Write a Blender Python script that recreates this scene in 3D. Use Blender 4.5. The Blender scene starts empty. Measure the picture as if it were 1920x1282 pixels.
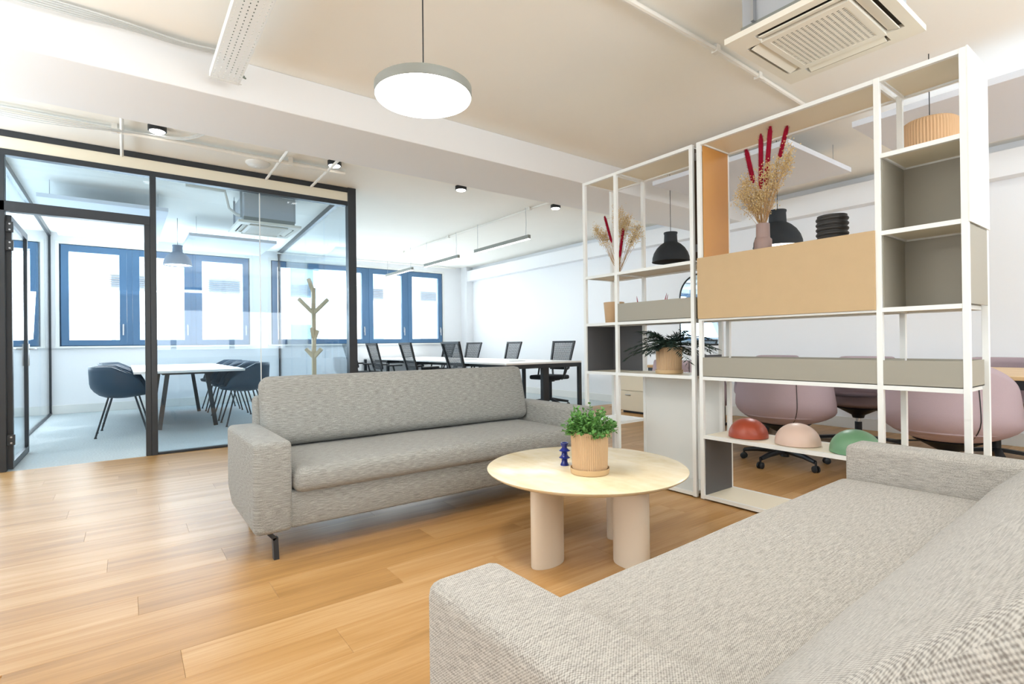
import bpy, bmesh, math, random
from mathutils import Vector, Matrix
random.seed(7)
S = bpy.context.scene
COL = S.collection
pi = math.pi
# ------------------------------------------------------------------ camera
FPX = 982.14; YAW, PIT, ROL = .93277, .00403, -.01198; H = 1.04
Fw = Vector((math.cos(YAW)*math.cos(PIT), math.sin(YAW)*math.cos(PIT), math.sin(PIT)))
Rt = Vector((math.sin(YAW), -math.cos(YAW), 0)); Up = Rt.cross(Fw)
R2 = Rt*math.cos(ROL)+Up*math.sin(ROL); U2 = -Rt*math.sin(ROL)+Up*math.cos(ROL)
cd = bpy.data.cameras.new('camera'); cam = bpy.data.objects.new('camera', cd); COL.objects.link(cam)
M = Matrix((R2, U2, -Fw)).transposed().to_4x4(); M.translation = Vector((0, 0, H))
cam.matrix_world = M
cd.sensor_width = 36; cd.lens = 36*FPX/1920; cd.clip_start = .05; cd.clip_end = 200
S.camera = cam
# ------------------------------------------------------------------ world, light, exposure
S.view_settings.view_transform = 'Standard'; S.view_settings.look = 'None'
S.view_settings.gamma = 1; S.view_settings.use_curve_mapping = False
S.view_settings.exposure = -0.04
w = bpy.data.worlds.new('sky'); S.world = w; w.use_nodes = True
bg = w.node_tree.nodes['Background']; bg.inputs[0].default_value = (.9, .96, 1, 1); bg.inputs[1].default_value = 6.5
def area(name, loc, rot, sx, sy, power, color=(1, 1, 1)):
    l = bpy.data.lights.new(name, 'AREA'); l.shape = 'RECTANGLE'; l.size = sx; l.size_y = sy; l.energy = power; l.color = color
    o = bpy.data.objects.new(name, l); COL.objects.link(o); o.location = loc; o.rotation_euler = rot; return o
# daylight through the windows (each lamp stands in its window opening)
area('daylight', (.57, 11.12, 1.92), (-pi/2-.45, 0, 0), 2.7, 1.6, 105, (.70, .87, 1))
area('daylight', (4.35, 11.12, 1.92), (-pi/2-.45, 0, 0), 3.5, 1.6, 45, (.80, .92, 1))
area('daylight', (-2.3, 11.12, 1.92), (-pi/2-.45, 0, 0), 2.4, 1.6, 70, (.70, .87, 1))
area('daylight', (-4.9, 1.6, 1.5), (0, -pi/2-.35, 0), 1.0, 4.6, 14, (.84, .94, 1))
area('daylight', (1.0, -2.9, 1.5), (pi/2+.35, 0, 0), 5.0, 1.0, 14, (.84, .94, 1))
# unseen fill lamps, added only to brighten the room
# upward fills outside the frame, added to lift the ceiling
area('ceiling_fill', (-2.0, 2.6, 1.7), (pi, 0, 0), 2.2, 2.2, 80, (.79, .90, 1))
area('ceiling_fill', (-1.9, 7.6, 1.6), (pi, 0, 0), 1.4, 1.6, 38, (.79, .90, 1))
area('ceiling_fill', (-2.6, 5.3, 1.7), (pi, 0, 0), 2.0, 1.2, 95, (.79, .90, 1))
area('ceiling_fill', (2.2, -1.6, 1.7), (pi, 0, 0), 3.2, 1.6, 98, (.79, .90, 1))
area('ceiling_fill', (5.6, -1.6, 1.7), (pi, 0, 0), 1.6, 1.6, 44, (.79, .90, 1))
area('down_fill', (1.2, -.6, 2.9), (0, 0, 0), 3.5, 1.6, 5, (1, .97, .92))  # added downward fills at ceiling height, no fitting modelled
area('down_fill', (5.3, .6, 2.9), (0, 0, 0), 1.5, 2.2, 10, (.95, .97, 1))

# ------------------------------------------------------------------ materials
def nt(name):
    m = bpy.data.materials.new(name); m.use_nodes = True
    return m, m.node_tree.nodes, m.node_tree.links, m.node_tree.nodes['Principled BSDF']
def lin(c):
    return tuple((x/12.92 if x <= .04045 else ((x+.055)/1.055)**2.4) for x in c)
def hx(s): return lin(tuple(int(s[i:i+2], 16)/255 for i in (0, 2, 4)))
def mat(name, col, rough=.5, metal=0, noise=0, bump=0, scale=40, spec=None, emit=None, es=0):
    m, n, l, b = nt(name)
    c = hx(col) if isinstance(col, str) else col
    b.inputs['Base Color'].default_value = (*c, 1); b.inputs['Roughness'].default_value = rough; b.inputs['Metallic'].default_value = metal
    if spec is not None: b.inputs['Specular IOR Level'].default_value = spec
    if emit: b.inputs['Emission Color'].default_value = (*emit, 1); b.inputs['Emission Strength'].default_value = es
    if noise or bump:
        tc = n.new('ShaderNodeTexCoord'); nz = n.new('ShaderNodeTexNoise'); nz.inputs['Scale'].default_value = scale; nz.inputs['Detail'].default_value = 6
        l.new(tc.outputs['Object'], nz.inputs['Vector'])
        if noise:
            mx = n.new('ShaderNodeMix'); mx.data_type = 'RGBA'
            mx.inputs[6].default_value = (*[x*(1-noise) for x in c], 1); mx.inputs[7].default_value = (*[min(1, x*(1+noise)) for x in c], 1)
            l.new(nz.outputs['Fac'], mx.inputs[0]); l.new(mx.outputs[2], b.inputs['Base Color'])
        if bump:
            bp = n.new('ShaderNodeBump'); bp.inputs['Strength'].default_value = bump; bp.inputs['Distance'].default_value = .01
            l.new(nz.outputs['Fac'], bp.inputs['Height']); l.new(bp.outputs[0], b.inputs['Normal'])
    return m
def math_node(n, l, op, a, b=None):
    q = n.new('ShaderNodeMath'); q.operation = op
    for i, v in enumerate((a, b)):
        if v is None: continue
        if isinstance(v, (int, float)): q.inputs[i].default_value = v
        else: l.new(v, q.inputs[i])
    return q.outputs[0]
def fabric(name, light, dark, k=1.0, per=.0062, bump=.5):
    """heather basket weave on uv in metres"""
    m, n, l, b = nt(name)
    uv = n.new('ShaderNodeTexCoord'); sp = n.new('ShaderNodeSeparateXYZ'); l.new(uv.outputs['UV'], sp.inputs[0])
    wx = math_node(n, l, 'SINE', math_node(n, l, 'MULTIPLY', sp.outputs[0], 2*pi/per))
    wy = math_node(n, l, 'SINE', math_node(n, l, 'MULTIPLY', sp.outputs[1], 2*pi/(per*.8)))
    weave = math_node(n, l, 'ADD', math_node(n, l, 'MULTIPLY', math_node(n, l, 'MULTIPLY', wx, wy), .5), .5)
    mp = n.new('ShaderNodeMapping'); mp.inputs['Scale'].default_value = (15, 165, 1); l.new(uv.outputs['UV'], mp.inputs[0])
    nz = n.new('ShaderNodeTexNoise'); nz.inputs['Scale'].default_value = 1.6; nz.inputs['Detail'].default_value = 5; l.new(mp.outputs[0], nz.inputs['Vector'])
    n2 = n.new('ShaderNodeTexNoise'); n2.inputs['Scale'].default_value = 210; n2.inputs['Detail'].default_value = 3; l.new(uv.outputs['UV'], n2.inputs['Vector'])
    f = math_node(n, l, 'ADD', math_node(n, l, 'MULTIPLY', nz.outputs['Fac'], 1.05), math_node(n, l, 'MULTIPLY', n2.outputs['Fac'], .95))
    f = math_node(n, l, 'ADD', f, math_node(n, l, 'MULTIPLY', weave, .55*k))
    mr = n.new('ShaderNodeMapRange'); mr.inputs['From Min'].default_value = .95; mr.inputs['From Max'].default_value = 1.58; l.new(f, mr.inputs['Value'])
    mx = n.new('ShaderNodeMix'); mx.data_type = 'RGBA'; mx.inputs[6].default_value = (*hx(dark), 1); mx.inputs[7].default_value = (*hx(light), 1)
    l.new(mr.outputs[0], mx.inputs[0]); l.new(mx.outputs[2], b.inputs['Base Color'])
    b.inputs['Roughness'].default_value = .95; b.inputs['Specular IOR Level'].default_value = .15
    b.inputs['Sheen Weight'].default_value = .15
    bp = n.new('ShaderNodeBump'); bp.inputs['Strength'].default_value = bump; bp.inputs['Distance'].default_value = .0015
    l.new(f, bp.inputs['Height']); l.new(bp.outputs[0], b.inputs['Normal'])
    return m
def wood(name, c1, c2, c3, rough=.3, sx=1.2, sy=16, rnd=True, bump=.06, vari=.1):
    m, n, l, b = nt(name)
    tc = n.new('ShaderNodeTexCoord'); oi = n.new('ShaderNodeObjectInfo')
    ad = n.new('ShaderNodeVectorMath'); ad.operation = 'ADD'; l.new(tc.outputs['Object'], ad.inputs[0])
    cb = n.new('ShaderNodeCombineXYZ')
    if rnd:
        l.new(math_node(n, l, 'MULTIPLY', oi.outputs['Random'], 37.), cb.inputs[0]); l.new(math_node(n, l, 'MULTIPLY', oi.outputs['Random'], 91.), cb.inputs[2])
    l.new(cb.outputs[0], ad.inputs[1])
    mp = n.new('ShaderNodeMapping'); mp.inputs['Scale'].default_value = (sx, sy, sy); l.new(ad.outputs[0], mp.inputs[0])
    nz = n.new('ShaderNodeTexNoise'); nz.inputs['Scale'].default_value = 1; nz.inputs['Detail'].default_value = 7; nz.inputs['Roughness'].default_value = .62; nz.inputs['Distortion'].default_value = .6
    l.new(mp.outputs[0], nz.inputs['Vector'])
    m2 = n.new('ShaderNodeMapping'); m2.inputs['Scale'].default_value = (sx*2.2, sy*9, sy*9); l.new(ad.outputs[0], m2.inputs[0])
    n2 = n.new('ShaderNodeTexNoise'); n2.inputs['Scale'].default_value = 1; n2.inputs['Detail'].default_value = 4; l.new(m2.outputs[0], n2.inputs['Vector'])
    f = math_node(n, l, 'ADD', math_node(n, l, 'MULTIPLY', nz.outputs['Fac'], .8), math_node(n, l, 'MULTIPLY', n2.outputs['Fac'], .3))
    if rnd: f = math_node(n, l, 'ADD', f, math_node(n, l, 'MULTIPLY', math_node(n, l, 'SUBTRACT', oi.outputs['Random'], .5), vari))
    cr = n.new('ShaderNodeValToRGB'); cr.color_ramp.elements[0].position = .32; cr.color_ramp.elements[0].color = (*hx(c1), 1)
    cr.color_ramp.elements[1].position = .76; cr.color_ramp.elements[1].color = (*hx(c3), 1)
    e = cr.color_ramp.elements.new(.53); e.color = (*hx(c2), 1)
    l.new(f, cr.inputs[0]); l.new(cr.outputs[0], b.inputs['Base Color'])
    b.inputs['Roughness'].default_value = rough; b.inputs['Specular IOR Level'].default_value = .3
    bp = n.new('ShaderNodeBump'); bp.inputs['Strength'].default_value = bump; bp.inputs['Distance'].default_value = .002
    l.new(n2.outputs['Fac'], bp.inputs['Height']); l.new(bp.outputs[0], b.inputs['Normal'])
    return m
def glassmat(name, tint, refl=.04, rough=0.0):
    m = bpy.data.materials.new(name); m.use_nodes = True; n = m.node_tree.nodes; l = m.node_tree.links; n.clear()
    o = n.new('ShaderNodeOutputMaterial'); t = n.new('ShaderNodeBsdfTransparent'); t.inputs[0].default_value = (*tint, 1)
    g = n.new('ShaderNodeBsdfGlossy'); g.inputs['Roughness'].default_value = rough; g.inputs[0].default_value = (1, 1, 1, 1)
    ge = n.new('ShaderNodeNewGeometry'); dt = n.new('ShaderNodeVectorMath'); dt.operation = 'DOT_PRODUCT'
    l.new(ge.outputs['Normal'], dt.inputs[0]); l.new(ge.outputs['Incoming'], dt.inputs[1])
    sch = math_node(n, l, 'POWER', math_node(n, l, 'SUBTRACT', 1.0, math_node(n, l, 'ABSOLUTE', dt.outputs['Value'])), 5.0)
    mx = n.new('ShaderNodeMixShader'); l.new(math_node(n, l, 'ADD', math_node(n, l, 'MULTIPLY', sch, .9), refl), mx.inputs[0]); l.new(t.outputs[0], mx.inputs[1]); l.new(g.outputs[0], mx.inputs[2]); l.new(mx.outputs[0], o.inputs[0])
    return m
WALL = mat('wall_paint', 'f5f6f8', .75, bump=.04, scale=60)
CEIL = mat('ceiling_paint', 'f9f6ee', .8, noise=.015, bump=.05, scale=3)
BEAM = mat('beam_paint', 'eeedec', .75, bump=.12, scale=9)
FLOOR = wood('oak_floor', 'a07745', 'b98d57', 'cba474', rough=.37, sx=.9, sy=11, vari=.22)
CARP = mat('carpet', 'c2cacc', .95, noise=.22, bump=.5, scale=55, spec=.1)
BLK = mat('black_metal', '2b2f34', .4)
FRM = mat('window_frame_blue_grey', '4f7396', .45)
WHT = mat('white_metal', 'eeeeea', .35)
WHG = mat('white_gloss', 'e9e9e4', .18)
CRM = mat('cream_board', 'ece3cd', .45)
TAN = mat('tan_board', 'c4a67c', .5, noise=.04, scale=14)
OCH = mat('ochre_board', 'c98d45', .45, noise=.06, scale=8)
GRY = mat('taupe_metal', 'a09a8c', .5)
DGR = mat('dark_grey_metal', '59595b', .45)
BRN = mat('brown_metal', '5c4a38', .5)
FAB1 = fabric('sofa_weave', 'b9b9b4', '757470', .8)
FAB2 = fabric('sofa_weave_light', 'c8c3bb', '86807a', 1.1)
PNK = mat('mauve_felt', 'b4a1a6', .95, noise=.05, bump=.2, scale=300, spec=.15)
PND = mat('mauve_felt_inside', '6f6163', .95, noise=.05, scale=300, spec=.1)
PLA = mat('black_plastic', '1d2024', .45)
MSH = mat('seat_cloth_black', '22252a', .9)
CHR = mat('chrome', 'd0d0d0', .15, 1)
STONE = wood('travertine', 'ddc69b', 'ecdcba', 'f5ead2', rough=.22, sx=7, sy=1.7, rnd=False, bump=.0)
LEGM = mat('cream_lacquer', 'e3d6c4', .4)
TERR = mat('beige_ceramic', 'c8a680', .65, noise=.03, scale=60)
TERL = mat('beige_saucer', 'cdad82', .55)
COB = mat('cobalt_glaze', '1c2a7c', .12)
LEAF = mat('leaf_green', '5c8f45', .5, noise=.3, scale=30)
PALM = mat('palm_green', '1d3329', .55, noise=.3, scale=20)
STEM = mat('dry_stem', 'b08a5c', .8)
BLOS = mat('dry_blossom', 'dcc28e', .9, noise=.15, scale=80)
RED = mat('dyed_red_plume', '9c1c34', .95, noise=.3, scale=120, spec=.1)
MAUV = mat('mauve_ceramic', '98807a', .6)
BVAS = mat('black_matt_ceramic', '2c2b2b', .55)
DRED = mat('brick_red_lacquer', 'a4472f', .38)
DPNK = mat('blush_lacquer', 'dcbfae', .4)
DGRN = mat('sage_lacquer', '6f9a76', .4)
RUB = mat('black_rubber_shade', '23282d', .7)
SHADE = mat('ribbed_paper_shade', 'd0aa82', .8)
GLOW = mat('lamp_diffuser', 'ffffff', .5, emit=(1, .98, .93), es=9)
GLOWS = mat('lamp_diffuser_soft', 'ffffff', .5, emit=(1, .97, .9), es=5)
LGRY = mat('lamp_body_grey', '8b8d86', .45)
GLASS = glassmat('partition_glass', (.895, .955, .995), .04)
WGLASS = glassmat('window_glass', (.985, .995, 1), .05)
ACW = mat('ac_panel_white', 'eee8da', .45)
ACG = mat('ac_casing_steel', 'b6b9bd', .45)
ACD = mat('ac_dark', '4c463e', .7)
PIPE = mat('pipe_paint', 'efebe2', .5)
CABL = mat('cable_grey', 'c9cbc8', .5)
DOAK = wood('oak_tabletop', 'c7a070', 'd9b585', 'e7c99d', rough=.4, sx=14, sy=1.4, rnd=False)
DESK = mat('white_laminate', 'f2f1ee', .3)
TUB = mat('navy_shell', '33475a', .45)
BRW = mat('tan_leather', '8a5a3c', .5)
PLY = mat('pale_wood', 'd8c3a0', .5, noise=.05)
MIRR = mat('mirror', 'f4f6f8', .02, 1)
FACADE = mat('pale_render', 'e8e6e0', .8, noise=.03, scale=2)
SCR = mat('steel_screw', 'b9bcc0', .3, .8)
APN = mat('acoustic_felt', 'dcdee4', .9, bump=.1, scale=200)
SOIL = mat('soil', '3a2c20', .95)

# ------------------------------------------------------------------ mesh builder
def smooth(pts, n=6):
    P = [Vector(p) for p in pts]; P = [P[0]*2-P[1]]+P+[P[-1]*2-P[-2]]; out = []
    for i in range(1, len(P)-2):
        a, b, c, d = P[i-1:i+3]
        for k in range(n):
            t = k/n; out.append(.5*((2*b)+(c-a)*t+(2*a-5*b+4*c-d)*t*t+(3*b-a-3*c+d)*t**3))
    return out+[P[-2]]
class MB:
    def __init__(s): s.bm = bmesh.new()
    def _add(s, fn, mtx=None, bev=0, seg=2):
        nb = bmesh.new(); fn(nb)
        if bev: bmesh.ops.bevel(nb, geom=list(nb.edges), offset=bev, segments=seg, profile=.5, affect='EDGES')
        if mtx is not None: nb.transform(mtx)
        me = bpy.data.meshes.new('tmp'); nb.to_mesh(me); nb.free(); s.bm.from_mesh(me); bpy.data.meshes.remove(me); return s
    def box(s, x0, x1, y0, y1, z0, z1, bev=0, seg=2, mtx=None):
        def fn(b):
            v = [b.verts.new(p) for p in ((x0,y0,z0),(x1,y0,z0),(x1,y1,z0),(x0,y1,z0),(x0,y0,z1),(x1,y0,z1),(x1,y1,z1),(x0,y1,z1))]
            for f in ((3,2,1,0),(4,5,6,7),(0,1,5,4),(1,2,6,5),(2,3,7,6),(3,0,4,7)): b.faces.new([v[i] for i in f])
        return s._add(fn, mtx, bev, seg)
    def loft(s, rings, close=True, caps=True):
        b = s.bm; rv = [[b.verts.new(p) for p in r] for r in rings]; k = len(rings[0])
        for a, c in zip(rv, rv[1:]):
            for i in range(k if close else k-1):
                j = (i+1) % k
                try: b.faces.new((a[i], a[j], c[j], c[i]))
                except ValueError: pass
        if caps and close:
            b.faces.new(rv[0][::-1]); b.faces.new(rv[-1])
        return s
    def lathe(s, prof, seg=32, c=(0, 0, 0), caps=True, rib=0, ribn=0):
        rings = []
        for r, z in prof:
            rings.append([(c[0]+(r+(rib*math.cos(ribn*2*pi*i/seg) if rib else 0))*math.cos(2*pi*i/seg), c[1]+(r+(rib*math.cos(ribn*2*pi*i/seg) if rib else 0))*math.sin(2*pi*i/seg), c[2]+z) for i in range(seg)])
        return s.loft(rings, True, caps)
    def tube(s, pts, r, seg=8, caps=True):
        pts = [Vector(p) for p in pts]; rs = r if isinstance(r, (list, tuple)) else [r]*len(pts); rings = []; prev = None
        for i, p in enumerate(pts):
            d = (pts[min(i+1, len(pts)-1)]-pts[max(i-1, 0)]).normalized()
            u = Vector((0, 0, 1)) if abs(d.z) < .95 else Vector((1, 0, 0))
            if prev is not None: u = prev
            a = (u - d*u.dot(d)).normalized(); prev = a; c = d.cross(a)
            rings.append([p+(a*math.cos(2*pi*k/seg)+c*math.sin(2*pi*k/seg))*rs[i] for k in range(seg)])
        return s.loft(rings, True, caps)
    def bar(s, p0, p1, w, h, up=(0, 0, 1)):
        p0, p1 = Vector(p0), Vector(p1); d = (p1-p0).normalized(); u = Vector(up)
        if abs(d.dot(u)) > .98: u = Vector((1, 0, 0))
        side = d.cross(u).normalized(); v = side.cross(d)
        rings = [[p+side*sx*w/2+v*sz*h/2 for sx, sz in ((-1,-1),(1,-1),(1,1),(-1,1))] for p in (p0, p1)]
        return s.loft(rings)
    def prism(s, poly, x0, x1, axis='x'):
        f = {'x': lambda t, p: (t, p[0], p[1]), 'y': lambda t, p: (p[0], t, p[1]), 'z': lambda t, p: (p[0], p[1], t)}[axis]
        return s.loft([[f(t, p) for p in poly] for t in (x0, x1)])
    def build(s, name, m, parent=None, smooth=False, uv=False, loc=None):
        b = s.bm; bmesh.ops.recalc_face_normals(b, faces=b.faces)
        if uv:
            L = b.loops.layers.uv.new('uv')
            for f in b.faces:
                nn = f.normal; ax = max(range(3), key=lambda i: abs(nn[i])+(0.02 if i == 2 else 0))
                for lp in f.loops:
                    c = lp.vert.co
                    lp[L].uv = ((c.y, c.z) if ax == 0 else (c.x, c.z) if ax == 1 else (c.x, c.y))
        me = bpy.data.meshes.new(name); b.to_mesh(me); b.free()
        if smooth:
            me.shade_smooth()
            if smooth != 'full': me.set_sharp_from_angle(angle=math.radians(42))
        me.materials.append(m)
        o = bpy.data.objects.new(name, me); COL.objects.link(o)
        if parent: o.parent = parent
        if loc: o.location = loc
        return o
def tag(o, label=None, cat=None, group=None, kind=None):
    for k, v in (('label', label), ('category', cat), ('group', group), ('kind', kind)):
        if v: o[k] = v
    return o
def T(name, label, cat, loc=(0, 0, 0), rz=0, group=None):
    o = bpy.data.objects.new(name, None); o.empty_display_size = .1; COL.objects.link(o); o.location = loc; o.rotation_euler = (0, 0, rz)
    return tag(o, label, cat, group)
def ST(name, mb, m, parent=None, **k):
    o = mb.build(name, m, parent, **k)
    if not parent: o['kind'] = 'structure'
    return o
def ctree(o, parent=None):
    c = o.copy(); COL.objects.link(c); c.parent = parent
    for ch in list(o.children): ctree(ch, c)
    return c
def dup(o, loc, rz=None, label=None, sc=None):
    c = ctree(o); c.location = loc
    if rz is not None: c.rotation_euler = (0, 0, rz)
    if label: c['label'] = label
    if sc: c.scale = sc
    return c
def B(name, m, parent, *a, **k):
    sm = k.pop('smooth', False); uv = k.pop('uv', False)
    return MB().box(*a, **k).build(name, m, parent, smooth=sm, uv=uv)

# ================================================================== SETTING
CZ = 2.93; WY = 11.15; RX = 6.9; GY = 6.18
fl = ST('floor', MB().box(-5.1, 7.2, -3.1, GY+.02, -.12, -.008), FLOOR)
plank_me = {}
PW = .19; row = 0; y = -.9
while y < GY-.001:
    off = (row*.47) % 1.3; x = -3.2-off
    y1 = min(y+PW, GY)
    while x < 7.0:
        ln = 1.3
        xc, yc = x+ln/2, (y+y1)/2
        d = Vector((xc, yc, -H)); t = d.dot(Fw)
        vis = t > .5 and abs(d.dot(R2)/t*FPX) < 960+420 and abs(d.dot(U2)/t*FPX) < 641+260
        if vis and not (xc > 6.6 and yc > 4):
            key = round(y1-y, 3)
            if key not in plank_me:
                o = MB().box(-ln/2+.0003, ln/2-.0003, -(y1-y)/2+.0002, (y1-y)/2-.0002, -.0075, 0, bev=.0006, seg=1).build('plank', FLOOR, fl); plank_me[key] = o.data
            else:
                o = bpy.data.objects.new('plank', plank_me[key]); COL.objects.link(o); o.parent = fl
            o.location = (xc, yc, 0)
        x += ln
    y += PW; row += 1
ST('floor_carpet', MB().box(-5.1, 7.2, GY, 11.5, -.12, -.001), CARP)
tag(bpy.data.objects['floor_carpet'], kind='structure')
ST('ceiling', MB().box(-5.1, 7.2, -3.1, 11.5, CZ, CZ+.15), CEIL)
ST('ceiling_beam', MB().box(-5.1, 7.0, 3.83, 4.60, 2.665, CZ, bev=.006), BEAM)
wr = ST('wall_right', MB().box(RX, RX+.3, -3.1, 11.5, -.1, CZ), WALL)
ST('beam_right', MB().box(RX-.16, RX, -3.1, WY, 2.58, 2.83, bev=.004), WALL)
ST('baseboard_right', MB().box(RX-.018, RX, -3.1, WY, 0, .13, bev=.003), WHT)
ST('pillar_back', MB().box(6.72, RX, 10.9, WY, 0, CZ), WALL)
# back (window) wall built around its openings
Z0, Z1 = 1.09, 2.755
opens = [(-3.6, -1.05), (-.83, 1.965), (2.35, 6.19)]
mb = MB(); xs = -5.1
for a, b_ in opens:
    mb.box(xs, a, WY, WY+.3, -.1, CZ); xs = b_
    mb.box(a, b_, WY, WY+.3, -.1, Z0); mb.box(a, b_, WY, WY+.3, Z1, CZ)
mb.box(xs, 7.2, WY, WY+.3, -.1, CZ); ST('wall_back', mb, WALL)
ST('baseboard_back', MB().box(-5.0, 6.72, WY-.018, WY, 0, .14, bev=.003), WHT)
for i, (a, b_) in enumerate(opens):
    ST('trim_%d' % (i+1), MB().box(a-.05, b_+.05, WY-.012, WY-.0005, Z1, Z1+.05).box(a-.05, a, WY-.012, WY-.0005, Z0, Z1-.0005).box(b_, b_+.05, WY-.012, WY-.0005, Z0, Z1-.0005).box(a-.06, b_+.06, WY-.05, WY-.0005, Z0-.03, Z0-.0005), WHT)
sash_x = [[(-3.6, -2.45), (-2.45, -1.05)], [(-.82, .06), (.12, 1.0), (1.06, 1.955)], [(2.36, 3.3), (3.36, 4.3), (4.34, 5.24), (5.28, 6.18)]]
sash_x[0] = [(-3.55, -2.4), (-2.35, -1.07)]
for wi, ss in enumerate(sash_x):
    a, b_ = opens[wi]
    wn = ST('window_%d' % (wi+1), MB().box(a+.05, b_-.05, WY+.061, WY+.12, Z0, Z0+.05).box(a+.05, b_-.05, WY+.061, WY+.12, Z1-.06, Z1).box(a, a+.05, WY+.061, WY+.12, Z0, Z1).box(b_-.05, b_, WY+.061, WY+.12, Z0, Z1), FRM)
    for (p, q) in ss:
        p += .01; q -= .01
        f = MB().box(p+.1, q-.1, WY-.008, WY+.058, Z0+.01, Z0+.10).box(p+.1, q-.1, WY-.008, WY+.058, Z1-.12, Z1-.01).box(p, p+.1, WY-.01, WY+.06, Z0+.01, Z1-.01, bev=.004).box(q-.1, q, WY-.01, WY+.06, Z0+.01, Z1-.01, bev=.004).build('window_frame', FRM, wn)
        MB().box(p+.09, q-.09, WY+.02, WY+.03, Z0+.09, Z1-.11).build('window_pane', WGLASS, f)
        hx_ = q-.05
        MB().box(hx_-.012, hx_+.012, WY-.03, WY-.01, 1.34, 1.46, bev=.003).box(hx_-.012, hx_+.01, WY-.055, WY-.04, 1.27, 1.43, bev=.004).box(hx_-.01, hx_+.01, WY-.05, WY-.02, 1.40, 1.42).build('window_handle', SCR, f)
    for (p, q), (p2, q2) in zip(ss, ss[1:]):
        MB().box(q+.005-.014, p2+.009, WY+.0, WY+.055, Z0+.012, Z1-.012).build('mullion', FRM, wn)
# unseen side and rear walls of the office with their windows
mb = MB()
for (a, b_, z0, z1) in ((-3.1, -.8, -.1, CZ), (-.8, 4, -.1, 1.0), (-.8, 4, 2.0, CZ), (4, 11.5, -.1, CZ)): mb.box(-5.3, -5.0, a, b_, z0, z1)
ST('wall_left', mb, WALL)
mb = MB()
for (a, b_, z0, z1) in ((-5.3, -1.6, -.1, CZ), (-1.6, 3.6, -.1, 1.0), (-1.6, 3.6, 2.0, CZ), (3.6, 7.2, -.1, CZ)): mb.box(a, b_, -3.3, -3.0, z0, z1)
for x in (-.3, 1.0, 2.3): mb.box(x-.06, x+.06, -3.2, -3.08, 1.0, 2.0)
ST('wall_front', mb, WALL)
# facade across the street
fa = ST('house_facade', MB().box(-14, 22, 24, 24.6, -8, 9), FACADE)
for i in range(7):
    for j in range(3):
        x = -6+i*3.1; z = -2.6+j*2.9
        f = MB().box(x-.55, x+.55, 23.9, 24.02, z, z+1.7).build('window', mat('far_pane', '7f95a8', .2) if (i+j) == 0 else bpy.data.materials['far_pane'], fa)
        k = MB()
        for q in range(6): k.box(x-.6, x+.6, 23.82, 23.88, z+.1+q*.08, z+.13+q*.08)
        k.build('railing', DGR, f)

# ================================================================== GLASS PARTITION (front)
wp = ST('wall_glass', MB().box(-4.9, 2.257, GY, GY+.06, 2.765, 2.875), CRM)
def bars(nm, *bx): 
    for b_ in bx: MB().box(*b_, bev=.003, seg=1).build(nm, BLK, wp)
bars('frame_bar', (-4.9, 2.257, GY-.01, GY+.07, 2.873, 2.928), (-4.9, 2.166, GY-.01, GY+.07, 2.715, 2.767), (-4.9, .214, GY-.01, GY+.07, 2.235, 2.322),
     (.214, .264, GY-.01, GY+.07, 0, 2.72), (.168, .214, GY-.005, GY+.065, 0, 2.24), (2.16, 2.257, GY-.02, GY+.08, 0, 2.93), (.264, 2.16, GY, GY+.06, 0, .022), (-.86, -.81, GY-.01, GY+.07, 0, 2.72),
     (-4.9, -.86, GY, GY+.06, 0, .022))
for (a, b_, z0, z1) in ((.264, 1.196, .022, 2.716), (1.204, 2.16, .022, 2.716), (-.81, .214, 2.322, 2.716), (-4.9, -.86, .022, 2.716)):
    MB().box(a, b_, GY+.024, GY+.036, z0, z1).build('glass_pane', GLASS, wp)
MB().box(1.196, 1.204, GY+.022, GY+.038, .022, 2.716).build('glass_joint', WHT, wp)
GLASS2 = glassmat('side_glass', (.95, .98, 1), .03)
# side partitions of the meeting room
def sidepart(nm, xa, xb, y0=GY+.08):
    p = ST(nm, MB().bar((xa, y0, .012), (xb, WY, .012), .05, .022), BLK)
    MB().bar((xa, y0, CZ-.035), (xb, WY, CZ-.035), .05, .07).build('frame_bar', BLK, p)
    MB().bar((xb, WY-.02, .02), (xb, WY-.02, CZ), .05, .04, up=(1, 0, 0)).build('frame_bar', BLK, p)
    for i in range(4):
        t0, t1 = i/4, (i+1)/4
        a = Vector((xa+(xb-xa)*t0, y0+(WY-y0)*t0+.004, 1.445)); c = Vector((xa+(xb-xa)*t1, y0+(WY-y0)*t1-.004, 1.445))
        MB().bar(a, c, .012, 2.84).build('glass_pane', GLASS2, p)
    return p
sidepart('wall_glass_right', 2.2, 2.5); sidepart('wall_glass_left', -.95, -.95)
MB().box(-.985, -.965, WY-.3, WY-.2, 0, CZ).build('trim_7', WHT)['kind'] = 'structure'
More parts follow.
